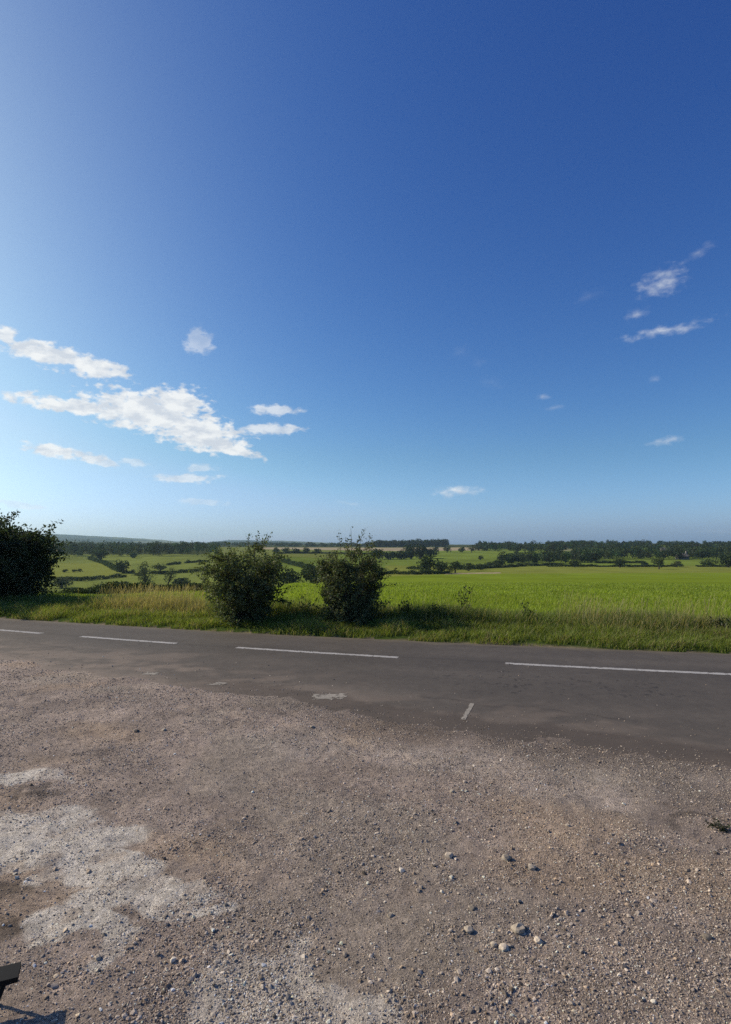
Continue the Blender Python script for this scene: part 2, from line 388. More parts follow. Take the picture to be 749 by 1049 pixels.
def painted(name, P0, P1, width, mat, seed, wear=0.34):
    """a painted mark between two points of the road, its edges worn"""
    P0, P1 = np.array(P0), np.array(P1)
    d = P1 - P0; ln = np.hypot(*d); nr = np.array([-d[1], d[0]]) / ln
    nx, ny = int(ln / 0.02) + 2, int(width / 0.012) + 2
    A, B = np.meshgrid(np.linspace(0, 1, nx), np.linspace(-0.5, 0.5, ny), indexing='ij'); A, B = A.ravel(), B.ravel()
    X, Y = P0[0] + A * d[0], P0[1] + A * d[1]
    if width < 0.2 and ln > 1.5: Y = y_mid(X)
    X, Y = X + nr[0] * B * width, Y + nr[1] * B * width
    V = np.column_stack([X, Y, road_z(X, Y) + 0.003])
    Fq = grid_faces(nx, ny)
    fx, fy = X[Fq].mean(1), Y[Fq].mean(1); e = np.maximum(np.abs(B[Fq].mean(1)) * 2, sstep(ln / 2 - 0.25, ln / 2, np.abs(A[Fq].mean(1) - 0.5) * ln) * 0.9)
    keep = (0.65 * fbm(fx * 16, fy * 16, seed, 4, 0.65) + 0.35 * fbm(fx * 55, fy * 55, seed + 1, 2)) > wear * (0.35 + 0.65 * e ** 3) + 0.16
    o = mesh_obj(name, V, Fq[keep], mat); o['kind'] = 'structure'
    return o
for k, (a, b) in enumerate([((-70, 639), (43, 650)), ((82, 653.5), (182, 660)), ((243, 664), (408, 674.5)), ((518, 681), (770, 693))]):
    painted('road_marking', px_to_ground(*a)[:2], px_to_ground(*b)[:2], 0.15, M_PAINT, 80 + k)
painted('road_marking', px_to_ground(484, 722)[:2], px_to_ground(474.5, 738)[:2], 0.055, M_OLDPAINT, 90, 0.4)
painted('road_marking', px_to_ground(318, 715)[:2], px_to_ground(357, 714)[:2], 0.34, M_OLDPAINT, 92, 0.55)
painted('road_marking', px_to_ground(214, 700.5)[:2], px_to_ground(234, 702)[:2], 0.2, M_OLDPAINT, 94, 0.6)
painted('road_marking', px_to_ground(145, 690)[:2], px_to_ground(166, 691)[:2], 0.22, M_OLDPAINT, 96, 0.62)

# ------------------------------------------------------------------ gravel
_ph = (1 + 5 ** 0.5) / 2
ICO = unit(np.array([(-1, _ph, 0), (1, _ph, 0), (-1, -_ph, 0), (1, -_ph, 0), (0, -1, _ph), (0, 1, _ph), (0, -1, -_ph), (0, 1, -_ph), (_ph, 0, -1), (_ph, 0, 1), (-_ph, 0, -1), (-_ph, 0, 1)], float))
ICF = np.array([(0, 11, 5), (0, 5, 1), (0, 1, 7), (0, 7, 10), (0, 10, 11), (1, 5, 9), (5, 11, 4), (11, 10, 2), (10, 7, 6), (7, 1, 8), (3, 9, 4), (3, 4, 2), (3, 2, 6), (3, 6, 8), (3, 8, 9), (4, 9, 5), (2, 4, 11), (6, 2, 10), (8, 6, 7), (9, 8, 1)])
def pebbles(P, size, rng, tint):
    n = len(P)
    V = ICO[None] * rng.uniform(0.45, 1.2, (n, 12, 1))
    V = V * (rng.uniform(0.6, 1.25, (n, 1, 3)) * np.array([1, 1, 0.72]))
    a, b = rng.uniform(0, 2 * pi, n), rng.uniform(-0.5, 0.5, n)
    ca, sa, cb, sb = np.cos(a)[:, None], np.sin(a)[:, None], np.cos(b)[:, None], np.sin(b)[:, None]
    x, y, z = V[..., 0], V[..., 1], V[..., 2]
    x, z = x * cb - z * sb, x * sb + z * cb
    x, y = x * ca - y * sa, x * sa + y * ca
    V = np.stack([x, y, z], -1) * size[:, None, None] + P[:, None]
    Fq = (np.arange(n)[:, None, None] * 12 + ICF[None]).reshape(-1, 3)
    return V.reshape(-1, 3), Fq, np.repeat(tint, 12, axis=0)

rng = np.random.default_rng(11)
n = 460000
u = rng.uniform(-0.95, 0.95, n); q = rng.uniform(1 / 11.0, 1 / 1.75, n); Y = 1 / q; X = u * Y
xe, ye = rng.uniform(-9, 9, 150000), rng.uniform(-1.5, 9.5, 150000)          # and round about, out of the picture
kk = (np.abs(xe) > 0.95 * ye) | (ye < 1.75); X, Y = np.concatenate([X, xe[kk]]), np.concatenate([Y, ye[kk]]); n = len(X)
cl = 0.65 * fbm(X * 1.3, Y * 1.3, 101, 4, 0.6) + 0.35 * fbm(X * 6, Y * 6, 102, 3)
sn = y_near(X) - Y
pk = sstep(0.34, 0.62, cl) * 0.85 + 0.13
pk = np.where(sn < 0, 0.30 * np.exp(sn / 0.32) * sstep(0.35, 0.6, cl) + 0.03 * np.exp(sn / 0.8), pk)
k = (rng.uniform(size=n) < pk)
X, Y, sn = X[k], Y[k], sn[k]
size = np.maximum(0.0035 * rng.lognormal(0.0, 0.45, len(X)), 0.0012 * np.maximum(Y, 2.5) * rng.uniform(0.7, 1.2, len(X)))
big = rng.uniform(size=len(X)) < 0.011 * (fbm(X * 1.1, Y * 1.1, 103, 3) > 0.45)
size = np.where(big, rng.uniform(0.009, 0.018, len(X)), size)
z = np.where(sn > 0, layby_z(X, Y), road_z(X, Y)) + size * rng.uniform(-0.25, 0.35, len(X))
base = layby_tint(X, Y)
pt = 0.45 * base + 0.55 * np.array([0.40, 0.34, 0.275]); pt = pt * rng.lognormal(-0.06, 0.40, len(X))[:, None] * np.where(rng.uniform(size=(len(X), 1)) < 0.16, 0.45, 1.0) * np.where(rng.uniform(size=(len(X), 1)) < 0.2, np.array([[1.08, .98, .86]]), 1.0)
V, Fq, T = pebbles(np.stack([X, Y, z], 1), size, rng, pt.clip(0.02, 0.6))
tag(mesh_obj('gravel', V, Fq, M_STONE, tint=T), 'loose limestone gravel strewn over the dirt layby', 'gravel', kind='stuff')

# bigger stones that can be told apart
stones = [(460, 880, .030, 1.5, 'pale square cut stone lying alone among the small gravel'),
          (519, 884, .036, .95, 'brownish domed stone half buried in the middle of the layby'),
          (545, 893, .034, 1.15, 'tan flat stone just right of the domed stone'),
          (463, 812, .022, 1.2, 'small light stone above the square cut stone'),
          (531, 957, .040, 1.2, 'largest tan flat stone, half sunk in the gravel'),
          (480, 958, .027, 1.3, 'round tan stone left of the largest flat stone'),
          (551, 967, .024, 1.9, 'bright grey stone with a sharp dark shadow right of the flat stone'),
          (516, 975, .026, 1.7, 'white upright stone in a close pair below the flat stone'),
          (506, 972, .018, 1.4, 'small grey stone touching the white upright stone'),
          (484, 936, .022, .7, 'dark wedge shaped stone above the round tan stone'),
          (724, 962, .026, .6, 'dark flat stone near the right edge of the gravel'),
          (582, 850, .019, 1.3, 'light chip of stone on the right part of the layby'),
          (400, 940, .020, 1.0, 'lone grey stone left of the gravel centre'),
          (320, 748, .028, 1.1, 'grey stone beside the worn asphalt edge'),
          (140, 752, .030, .55, 'dark lump of stone on the left dusty ground'),
          (168, 750, .024, 1.5, 'pale chip beside the dark lump on the dusty ground'),
          (100, 983, .020, 1.3, 'pale stone nearest the black folding step')]
for i, (px, row, s, br, lab) in enumerate(stones):
    r_ = np.random.default_rng(200 + i); g = px_to_ground(px, row)
    S = ICO; Fs = ICF                      # one level of subdivision, then faceted
    mids = {}; V = list(S); NF = []
    for a, b, c3 in Fs:
        e = []
        for p, q2 in ((a, b), (b, c3), (c3, a)):
            kk = (min(p, q2), max(p, q2))
            if kk not in mids: mids[kk] = len(V); V.append(unit(V[p] + V[q2]))
            e.append(mids[kk])
        NF += [(a, e[0], e[2]), (b, e[1], e[0]), (c3, e[2], e[1]), tuple(e)]
    V = np.array(V) * r_.uniform(0.66, 1.16, (len(V), 1)) * r_.uniform(0.75, 1.2, 3) * np.array([1.15, 0.9, 0.62])
    V = V.clip(-0.8, 0.8) * s
    cbase = (np.array([0.29, 0.245, 0.19]) * br).clip(0, .6)
    o = mesh_obj('stone', V, np.array(NF), M_STONE, tint=np.repeat(cbase[None] * 1.0, len(V), 0) * r_.uniform(.9, 1.1, (len(V), 1)))
    o.location = (g[0], g[1], float(layby_z(g[0], g[1])) + 0.22 * s); o.rotation_euler = (0, 0, r_.uniform(0, 6))
    tag(o, lab, 'stone', 'larger stones in the layby')

# ------------------------------------------------------------------ grass
def blades(P, h, w, rng, lean, colr, headcol=None, tipgain=1.25):
    n = len(P)
    a = rng.uniform(0, 2 * pi, n); side = np.stack([np.cos(a), np.sin(a), np.zeros(n)], 1)
    b = rng.normal(0, 1, (n, 2)) * lean + np.array([0.10, -0.02])
    ln = np.stack([b[:, 0], b[:, 1], np.zeros(n)], 1) * h[:, None]
    up = np.array([0, 0, 1.0])[None] * h[:, None]
    mid = P + 0.55 * up + 0.3 * ln; tip = P + up * 0.95 + ln
    W = (side * w[:, None]) * 0.5
    V = np.stack([P - W, P + W, mid - W * 0.8, mid + W * 0.8, tip - W * 0.12, tip + W * 0.12], 1)
    Fq = (np.arange(n)[:, None, None] * 6 + np.array([[0, 1, 3, 2], [2, 3, 5, 4]])[None]).reshape(-1, 4)
    T = np.repeat(colr[:, None], 6, 1).copy(); T[:, 4:] *= tipgain
    if headcol is not None: T[:, 2:4] = 0.5 * T[:, 2:4] + 0.5 * headcol[:, None]; T[:, 4:] = headcol[:, None]
    return V.reshape(-1, 3), Fq, T.reshape(-1, 3).clip(0, 0.8)

def spread(n, x0, x1, s0, s1, rng, power=1.0):
    X = rng.uniform(x0, x1, n); s = s0 + (s1 - s0) * rng.uniform(0, 1, n) ** power
    Y = y_far(X) + s
    return X, Y, s

rng = np.random.default_rng(21)
X, Y, s = spread(70000, -17, 13, 0.02, 1.6, rng)
cl = fbm(X * 1.5, Y * 3, 111, 3)
k = rng.uniform(size=len(X)) < sstep(0.0, 0.45, s + 1.1 * (cl - 0.45)); X, Y, s, cl = X[k], Y[k], s[k], cl[k]
h = (0.02 + 0.22 * cl ** 1.4 + 0.06 * s) * rng.uniform(0.5, 1.45, len(X))
c = np.array([0.15, 0.19, 0.034]) * (0.65 + 0.7 * cl)[:, None] * rng.lognormal(0, .22, (len(X), 1))
dry = (rng.uniform(size=len(X)) < 0.10 + 0.25 * (cl > 0.6))[:, None]; c = np.where(dry, np.array([0.27, 0.23, 0.11]), c)
V1 = blades(np.stack([X, Y, terrain(X, Y) - 0.01], 1), h, np.full(len(X), 0.011), rng, 0.5, c)
tag(mesh_obj('verge_grass', *V1[:2], M_GRASS, tint=V1[2]), 'short bright green grass along the far road edge', 'grass', kind='stuff')

X, Y, s = spread(105000, -17, 13, 1.2, 3.6, rng)
cl = fbm(X * 0.9, Y * 1.6, 113, 4)
uu = CX + F * X / Y
front = (sstep(196, 212, uu) * sstep(306, 292, uu) + sstep(308, 326, uu) * sstep(412, 396, uu)) * sstep(2.2, 1.8, s)
dark = np.exp(-((uu - 450) / 75) ** 2) + 0.75 * np.exp(-((uu - 300) / 35) ** 2) + 0.5 * sstep(560, 700, uu)
straw = sstep(75, 125, uu) * sstep(222, 200, uu) + 0.22 * sstep(540, 620, uu)
h = (0.16 + 0.40 * cl * sstep(1.2, 2.0, s)) * rng.uniform(0.6, 1.35, len(X)) * (0.85 + 0.25 * dark) * (1 - 0.72 * front)
c = (np.array([0.115, 0.15, 0.034])[None] * (1 - 0.35 * dark.clip(0, 1))[:, None]) * (0.65 + 0.7 * cl)[:, None] * rng.lognormal(0, .25, (len(X), 1))
st = (rng.uniform(size=len(X)) < 0.10 + 0.62 * straw.clip(0, 1) * (0.4 + cl)); c = np.where(st[:, None], np.array([0.38, 0.31, 0.15]) * rng.uniform(.6, 1.2, (len(X), 1)), c)
V1 = blades(np.stack([X, Y, terrain(X, Y) - 0.02], 1), h, rng.uniform(0.008, 0.018, len(X)), rng, 0.28, c)
tag(mesh_obj('tall_grass', *V1[:2], M_GRASS, tint=V1[2]), 'rank tall grass in a band behind the short verge', 'grass', kind='stuff')

# pale seed heads standing above it
X, Y, s = spread(16000, -17, 13, 1.5, 4.2, rng)
uu = CX + F * X / Y
straw = (sstep(90, 125, uu) * sstep(222, 195, uu) * 1.0 + 0.26 * sstep(540, 600, uu) + 0.05)
k = rng.uniform(size=len(X)) < straw * (0.25 + 1.2 * sstep(0.4, 0.65, fbm(X * 1.3, Y, 115, 3))); X, Y = X[k], Y[k]
h = rng.uniform(0.5, 0.9, len(X)) * (0.75 + 0.3 * fbm(X * 2, Y * 2, 116, 2))
c = np.repeat(np.array([[0.17, 0.16, 0.06]]), len(X), 0); hc = np.array([0.42, 0.34, 0.19]) * rng.uniform(.7, 1.25, (len(X), 1))
V1 = blades(np.stack([X, Y, terrain(X, Y)], 1), h, rng.uniform(0.007, 0.012, len(X)), rng, 0.16, c, hc)
V = V1[0].reshape(-1, 6, 3); tip = V[:, 4:].mean(1, keepdims=True); V[:, 2:4] = V[:, 2:4] * 0.55 + V[:, 4:] * 0.45
wd = (V[:, 5:6] - V[:, 4:5]) * 5.0; V[:, 4:5] -= wd * 0.4; V[:, 5:6] += wd * 0.4
tag(mesh_obj('seed_grass', V.reshape(-1, 3), V1[1], M_GRASS, tint=V1[2]), 'straw coloured seeding grass standing above the green verge', 'grass', kind='stuff')

# the young crop of the near field
n = 230000
X, Y, s = spread(n, -20, 36, 3.0, 62.0, rng, 1.7)
uu = CX + F * X / Y
k = (Y < np.interp(uu, *zip(*EDGE_P)) - 0.3) & (uu > -90) & (uu < 840); X, Y = X[k], Y[k]
cl = fbm(X * 0.5, Y * 0.25, 121, 4)
h = (0.10 + 0.06 * cl) * rng.uniform(0.7, 1.3, len(X))
c = np.array([0.205, 0.26, 0.03]) * (0.75 + 0.5 * cl)[:, None] * rng.lognormal(0, .16, (len(X), 1))
V1 = blades(np.stack([X, Y, terrain(X, Y) - 0.01], 1), h, 0.0008 * Y * rng.uniform(0.7, 1.3, len(X)), rng, 0.4, c)
tag(mesh_obj('field_grass', *V1[:2], M_GRASS, tint=V1[2]), 'vivid green crop grass covering the near field', 'grass', kind='stuff')

# ------------------------------------------------------------------ near shrubs
def shrub(name, base, height, radius, seed, label, n_stems, spikes=(), leafcol=(0.045, 0.062, 0.026), leaf=0.030, dens=1.0, squash=(1, 1), lowskirt=0.12, cat='shrub'):
    rng = np.random.default_rng(seed)
    root = tag(empty(name, base), label, cat, None)
    wood, pts, outs, szs = [], [], [], []
    def twig(p0, p1, r0, r1, bend, lf, sides=5, start=0.25):
        m = (p0 + p1) / 2 + rng.normal(0, 1, 3) * bend
        t = np.linspace(0, 1, 7)[:, None]; C = (1 - t) ** 2 * p0 + 2 * t * (1 - t) * m + t ** 2 * p1
        wood.append(tube(C, np.linspace(r0, r1, 7), sides))
        if lf:
            tt = rng.uniform(start, 1.03, lf)[:, None]
            Q = (1 - tt) ** 2 * p0 + 2 * tt * (1 - tt) * m + tt ** 2 * p1
            pts.append(Q + rng.normal(0, 1, (lf, 3)) * leaf * 1.15); szs.append(np.full(lf, leaf))
            o = Q - np.array([0, 0, height * 0.35]); outs.append(unit(o))
        return C
    for i in range(n_stems):
        a = 2 * pi * (i + rng.uniform(-.3, .3)) / n_stems
        rr = rng.uniform(0.15, 0.85) ** 0.7
        ht = height * (1.0 - 0.45 * rr ** 1.6) * rng.uniform(0.80, 1.03)
        e = np.array([cos(a) * radius * squash[0] * rr * 0.78, sin(a) * radius * squash[1] * rr * 0.78, ht * 0.93])
        p0 = np.array([cos(a) * 0.10, sin(a) * 0.10, -0.05])
        C = twig(p0, e, 0.022, 0.006, 0.13, int(25 * dens), start=0.5)
        for j in range(13):
            t = rng.uniform(0.10, 1.0); p = C[min(6, int(t * 6.99))]
            b = a + rng.normal(0, 1.1); ln = rng.uniform(0.25, 0.60) * radius * (1.1 - 0.45 * t)
            q = p + np.array([cos(b) * ln, sin(b) * ln, rng.uniform(-0.12, 0.45) * ln * 1.4])
            q[2] = max(q[2], lowskirt * rng.uniform(.5, 1.5))
            f = math.hypot(q[0] / (radius * squash[0]), q[1] / (radius * squash[1]))
            if f > 1.05: q[:2] /= f
            D = twig(p, q, 0.007, 0.003, 0.05, int(22 * dens), 4, 0.1)
            for kk in range(3):
                p2 = D[rng.integers(2, 7)]; q2 = p2 + rng.normal(0, 1, 3) * 0.13 * radius + np.array([0, 0, 0.05])
                q2[2] = max(q2[2], 0.08)
                twig(p2, q2, 0.003, 0.0015, 0.02, int(17 * dens), 3, 0.0)
    for (dx, dz0, dx1, dz1, lf) in spikes:
        twig(np.array([dx, rng.uniform(-.2, .2), dz0]), np.array([dx1, rng.uniform(-.2, .2), dz1]), 0.008, 0.002, 0.03, lf, 4, 0.15)
    W = join(wood); mesh_obj('stems', W[0], W[1], M_BARK, root, smooth=True)
    P = np.concatenate(pts); O = np.concatenate(outs); S = np.concatenate(szs)
    cl = fbm(P[:, 0] * 3.1 + P[:, 2], P[:, 1] * 3.1 + P[:, 2] * 1.3, seed, 3)
    V, Fq, T = leaves(P, S, rng, O, 0.5, 0.52, leafcol, 0.35)
    T = T * np.repeat(0.65 + 0.7 * cl, 4)[:, None]
    mesh_obj('foliage', V, Fq, M_LEAF, root, tint=T)
    return root

g = px_to_ground(250, 640.5); g[2] = float(terrain(g[0], g[1]))
shrub('roadside_shrub', g, 2.2, 1.24, 301, 'rounded dark leafy shrub on the verge, left of the twiggy one', 24, leaf=0.033, dens=1.25, leafcol=(0.105, 0.125, 0.05),
      spikes=((0.25, 1.7, 0.35, 2.27, 40), (0.35, 1.7, 0.58, 2.25, 36), (0.1, 1.8, 0.12, 2.22, 30), (0.7, 0.8, 1.3, 0.92, 30), (0.75, 0.55, 1.2, 0.45, 26)))
g = px_to_ground(360, 643); g[2] = float(terrain(g[0], g[1]))
shrub('roadside_shrub', g, 2.16, 1.0, 302, 'dark shrub on the verge with thin twigs sticking up from its top', 24, leaf=0.029, dens=1.2,
      spikes=((0.0, 1.7, -0.02, 2.38, 30), (0.2, 1.7, 0.33, 2.36, 28), (-0.25, 1.7, -0.32, 2.25, 36), (0.12, 1.8, 0.22, 2.15, 40), (-0.1, 1.8, -0.15, 2.1, 30), (0.3, 1.8, 0.45, 2.12, 26),
              (0.7, 1.2, 1.12, 1.32, 34), (0.6, 0.9, 1.05, 1.0, 26), (0.55, 0.5, 1.0, 0.62, 30), (-0.7, .4, -1.05, .55, 24), (0.6, .3, 1.05, .28, 30)), leafcol=(0.094, 0.110, 0.048))
g = np.array([-12.75, 19.6, 0.0]); g[2] = float(terrain(g[0], g[1]))
big = shrub('bushy_tree', g, 2.75, 2.7, 303, 'large dark bushy tree cut by the left edge beyond the road', 50, leaf=0.058, dens=2.2, leafcol=(0.042, 0.056, 0.026), lowskirt=0.10, cat='tree')

# weeds on the verge
def weed(px, off, h, seed, label, col=(0.035, 0.05, 0.018)):
    rng = np.random.default_rng(seed)
    X = 0.0
    for _ in range(30): X = (px - CX) / F * (float(y_far(X)) + off)
    Y = float(y_far(X)) + off
    root = tag(empty('weed_plant', (X, Y, float(terrain(X, Y)))), label, 'weed', 'leafy weeds on the verge')
    wood, P = [], []
    for i in range(rng.integers(5, 9)):
        e = np.array([*rng.normal(0, 0.13, 2), h * rng.uniform(0.7, 1.02)]); t = np.linspace(0, 1, 5)[:, None]
        C = t * e + np.array([0, 0, 0.0]) + t * (1 - t) * rng.normal(0, .1, 3)
        wood.append(tube(C, np.linspace(0.006, 0.002, 5), 4))
        k = 26; tt = rng.uniform(0.15, 1, k)[:, None]; P.append(tt * e + rng.normal(0, 0.045, (k, 3)))
    W = join(wood); mesh_obj('stem', W[0], W[1], M_BARK, root)
    P = np.concatenate(P); V, Fq, T = leaves(P, 0.04, rng, None, 0, 0.4, col, 0.4); mesh_obj('leaves', V, Fq, M_LEAF, root, tint=T)
weed(475, 2.6, 0.95, 401, 'tallest leafy weed standing out against the green field')
weed(449, 2.3, 0.62, 402, 'dark bushy weed left of the tallest weed')
weed(415, 2.2, 0.60, 403, 'low dark weed just right of the twiggy shrub')
weed(540, 2.4, 0.60, 404, 'thin weed right of the tallest weed on the verge')
weed(315, 2.3, 0.62, 405, 'weed in the gap between the two dark shrubs')
weed(735, 2.0, 0.42, 406, 'weed on the verge near the right edge')

g = px_to_ground(738, 851); rw = np.random.default_rng(431); g[2] = float(layby_z(g[0], g[1]))
tuft = tag(empty('weed_tuft', g), 'small dark weed tuft in the gravel at the right edge', 'weed')
P = rw.normal(0, 1, (150, 3)) * np.array([0.038, 0.034, 0.0]); P[:, 2] = np.abs(rw.normal(0.012, 0.012, 150))
V, Fq, T = leaves(P, 0.012, rw, None, 0, 0.4, (0.035, 0.042, 0.022), 0.5); mesh_obj('leaves', V, Fq, M_LEAF, tuft, tint=T)
W = join([tube([[0, 0, -.01], [*(e * .5), .02], [*e, .03]], [.003, .002, .001], 4) for e in rw.normal(0, .03, (9, 2))]); mesh_obj('stem', W[0], W[1], M_BARK, tuft)

# ------------------------------------------------------------------ trees and hedges beyond
def crown_leaves(h, w, base, seed, leafs, n, col, lobes=12, sparse=1.0, flat=1.0):
    rng = np.random.default_rng(seed)
    ce, ra = [], []
    zc, rz = (h + base) / 2, (h - base) / 2
    for i in range(lobes):
        v = unit(rng.normal(size=3)); k = rng.uniform(0.30, 0.75)
        ce.append((v[0] * w / 2 * k, v[1] * w / 2 * k * flat, zc + v[2] * rz * k)); ra.append(rng.uniform(0.30, 0.48))
    ce.append((0, 0, zc)); ra.append(0.62)
    ce, ra = np.array(ce), np.array(ra)
    idx = rng.integers(0, len(ce), n)
    v = unit(rng.normal(size=(n, 3))); rr = rng.uniform(0.55, 1.08, n) ** 0.6
    P = ce[idx] + v * (ra[idx] * rr)[:, None] * np.array([w / 2, w / 2 * flat, rz])[None] * 1.05
    shade = rng.uniform(0.75, 1.25, len(ce))[idx]
    V, Fq, T = leaves(P, leafs, rng, v, 0.7, 0.7, np.array(col) * 1.55, 0.45)
    return V, Fq, T * np.repeat(shade, 4)[:, None]

def tree(name, px, row, top, wpx, lo, hi, label, seed, col=(0.042, 0.058, 0.022), group=None, base=0.18, n=None, lean=0.0, lobes=12, sparse=1.0, cat='tree', d=None):
    d = d or find(px, row, lo, hi); p = at(px, d)
    h = ((HOR - top) / F * d + H - p[2]) * 1.08; w = wpx / F * d * 1.12
    rng = np.random.default_rng(seed)
    root = tag(empty(name, p), label, cat, group)
    leafs = max(0.0011 * d, 0.05 * w) * 0.8
    n = n or int(900 * sparse)
    th = h * (base + 0.35)
    C = np.array([[0, 0, -0.3], [lean * h * .15, 0, th * 0.5], [lean * h * .4, 0, th]]); W = [tube(C, [w * .05 + .05, w * .04 + .03, w * .025 + .02], 6)]
    for i in range(6):
        a = rng.uniform(0, 2 * pi); p0 = C[1] + (C[2] - C[1]) * rng.uniform(0, 1)
        p1 = p0 + np.array([cos(a) * w * .32, sin(a) * w * .32, h * rng.uniform(.15, .35)]); W.append(tube([p0, (p0 + p1) / 2 + [0, 0, h * .03], p1], [w * .018 + .015, w * .012 + .01, .01], 4))
    V, Fq, _ = join(W); mesh_obj('trunk' if cat == 'tree' else 'stems', V, Fq, M_BARK, root)
    V, Fq, T = crown_leaves(h, w, h * base, seed, leafs, n, col, lobes)
    V[:, 0] += lean * h * 0.4 * (V[:, 2] / h)
    mesh_obj('crown' if cat == 'tree' else 'foliage', V, Fq, M_FAR, root, tint=T)
    return root

def hedge(pts, hgt, wid, label, seed, col=(0.04, 0.055, 0.02), leafs=None, gaps=0.0, name='hedgerow'):
    """pts: list of (px, d)"""
    rng = np.random.default_rng(seed)
    P = np.array([at(*p) for p in pts]); seg = np.hypot(*np.diff(P[:, :2], axis=0).T); cum = np.concatenate([[0], np.cumsum(seg)]); ln = cum[-1]
    dm = np.mean([p[1] for p in pts]); leafs = leafs or max(0.0010 * dm, 0.10 * hgt)
    n = int(min(9000, 3.0 * ln * (hgt + wid) / leafs ** 2 * 0.6 + 200))
    t = rng.uniform(0, ln, n); X = np.interp(t, cum, P[:, 0]); Y = np.interp(t, cum, P[:, 1])
    X = X + rng.normal(0, 0.3, n) * wid; Y = Y + rng.normal(0, 0.3, n) * wid
    bump = 0.25 + 1.5 * fbm(t / (hgt * 2.0), t * 0, seed, 4, 0.6) ** 1.3
    if gaps:
        k = fbm(t / (hgt * 6), t * 0 + 4, seed + 1, 2) > gaps; X, Y, t, bump = X[k], Y[k], t[k], bump[k]
    z = terrain(X, Y) + hgt * bump * rng.uniform(0.02, 1, len(X)) ** 0.7
    Q = np.stack([X, Y, z], 1); org = Q.mean(0); org[2] = terrain(org[0], org[1])
    V, Fq, T = leaves(Q - org, leafs, rng, None, 0, 0.7, np.array(col) * 1.75, 0.5)
    o = mesh_obj(name, V, Fq, M_FAR, tint=T); o.location = org
    return tag(o, label, 'hedge')

GP = 'trees scattered over the valley pasture'
tree('pasture_tree', 127, 587, 572.5, 17, 180, 420, 'dense round dark tree alone in the left pasture', 501, (0.03, 0.042, 0.02), GP, 0.05)
tree('pasture_tree', 150, 608, 576.5, 17, 150, 300, 'tall slim tree between the left tree and the rounded shrub', 502, (0.06, 0.07, 0.035), GP, 0.12, lobes=16)
tree('pasture_tree', 165, 588, 577, 16, 180, 420, 'small open tree right of the tall slim tree', 503, (0.05, 0.06, 0.03), GP, 0.3, sparse=0.5)
tree('pasture_tree', 171, 608, 583, 15, 150, 300, 'thin leaning tree with bare limbs in the left pasture', 504, (0.055, 0.065, 0.03), GP, 0.4, n=380, lean=0.55)
tree('pasture_tree', 104, 574.5, 563, 17, 300, 560, 'broad dark tree at the top of the left pasture before the wood', 505, (0.035, 0.05, 0.022), GP, 0.08)
tree('pasture_tree', 137, 571.5, 566, 10, 300, 620, 'small round light green tree along the top edge of left pasture', 506, (0.06, 0.08, 0.03), GP, 0.1)
GB = 'bushes in the valley'
tree('pasture_bush', 121, 609, 595, 32, 150, 300, 'broad grey green bush at the foot of the left pasture', 511, (0.055, 0.065, 0.035), GB, 0.0, cat='bush')
tree('pasture_bush', 189, 608, 590, 26, 150, 300, 'bush beside the left flank of the rounded shrub', 512, (0.05, 0.06, 0.03), GB, 0.0, cat='bush')
tree('pasture_bush', 65, 602, 590, 18, 150, 300, 'pale bush next to the large dark bushy tree', 513, (0.07, 0.08, 0.04), GB, 0.0, cat='bush')
tree('pasture_bush', 163, 609, 598, 14, 150, 300, 'low bush under the thin leaning tree', 514, (0.045, 0.055, 0.028), GB, 0.0, cat='bush')
tree('pasture_bush', 298, 598, 583, 26, 100, 180, 'low dark bush just right of the rounded shrub', 515, (0.035, 0.045, 0.025), GB, 0.0, cat='bush', d=120)
tree('pasture_bush', 319, 598, 576, 26, 100, 180, 'taller rounded bush left of the twiggy shrub', 516, (0.04, 0.052, 0.025), GB, 0.0, cat='bush', d=125)
tree('pasture_bush', 492, 573.5, 569, 7, 330, 620, 'tiny lone bush in the middle of the far green pasture', 517, (0.045, 0.055, 0.025), GB, 0.0, n=260, cat='bush')
for k, (px, row, w) in enumerate([(68, 586, 7), (77, 586, 6), (83, 585.5, 6)]):
    tree('pasture_bush', px, row, row - 3, w, 200, 420, ['leftmost low scrub bush on the light pasture slope', 'middle low scrub bush on the light pasture slope', 'rightmost low scrub bush on the light pasture slope'][k], 520 + k, (0.04, 0.05, 0.022), GB, 0.0, n=160, cat='bush')
def hr(*pp): return [(px, find(px, row, lo, hi)) for px, row, lo, hi in pp]
hedge([(28, 29.5), (80, 30.5), (140, 31.5), (215, 33.5)], 0.5, 0.8, 'dark low hedge along the near field edge at left', 531, (0.03, 0.04, 0.018), 0.06)
hedge(hr((92, 573, 250, 500), (108, 578, 200, 450), (124, 586, 200, 420)), 1.8, 2.0, 'dark hedge running downhill to the dense round tree', 532, (0.035, 0.048, 0.02))
hedge(hr((55, 594, 150, 350), (85, 595, 150, 350), (112, 592.5, 150, 350), (147, 589, 150, 350)), 1.3, 1.6, 'thin broken hedge crossing the middle of the left pasture', 533, (0.045, 0.055, 0.025), gaps=0.3)
hedge(hr((128, 587, 200, 420), (165, 588, 200, 420), (212, 585, 200, 420)), 1.5, 1.6, 'hedge running right from the dense round pasture tree', 534, (0.04, 0.05, 0.022), gaps=0.24)
hedge(hr((172, 579, 250, 450), (195, 576.5, 250, 450), (215, 576, 250, 450)), 1.3, 1.5, 'broken hedge high on the pasture behind the rounded shrub', 535, (0.04, 0.05, 0.022), gaps=0.36)
hedge(hr((284, 574, 280, 520), (305, 580, 220, 460), (332, 588, 170, 400)), 2.0, 2.0, 'straight hedge slanting down between the two dark shrubs', 536, (0.035, 0.048, 0.022))
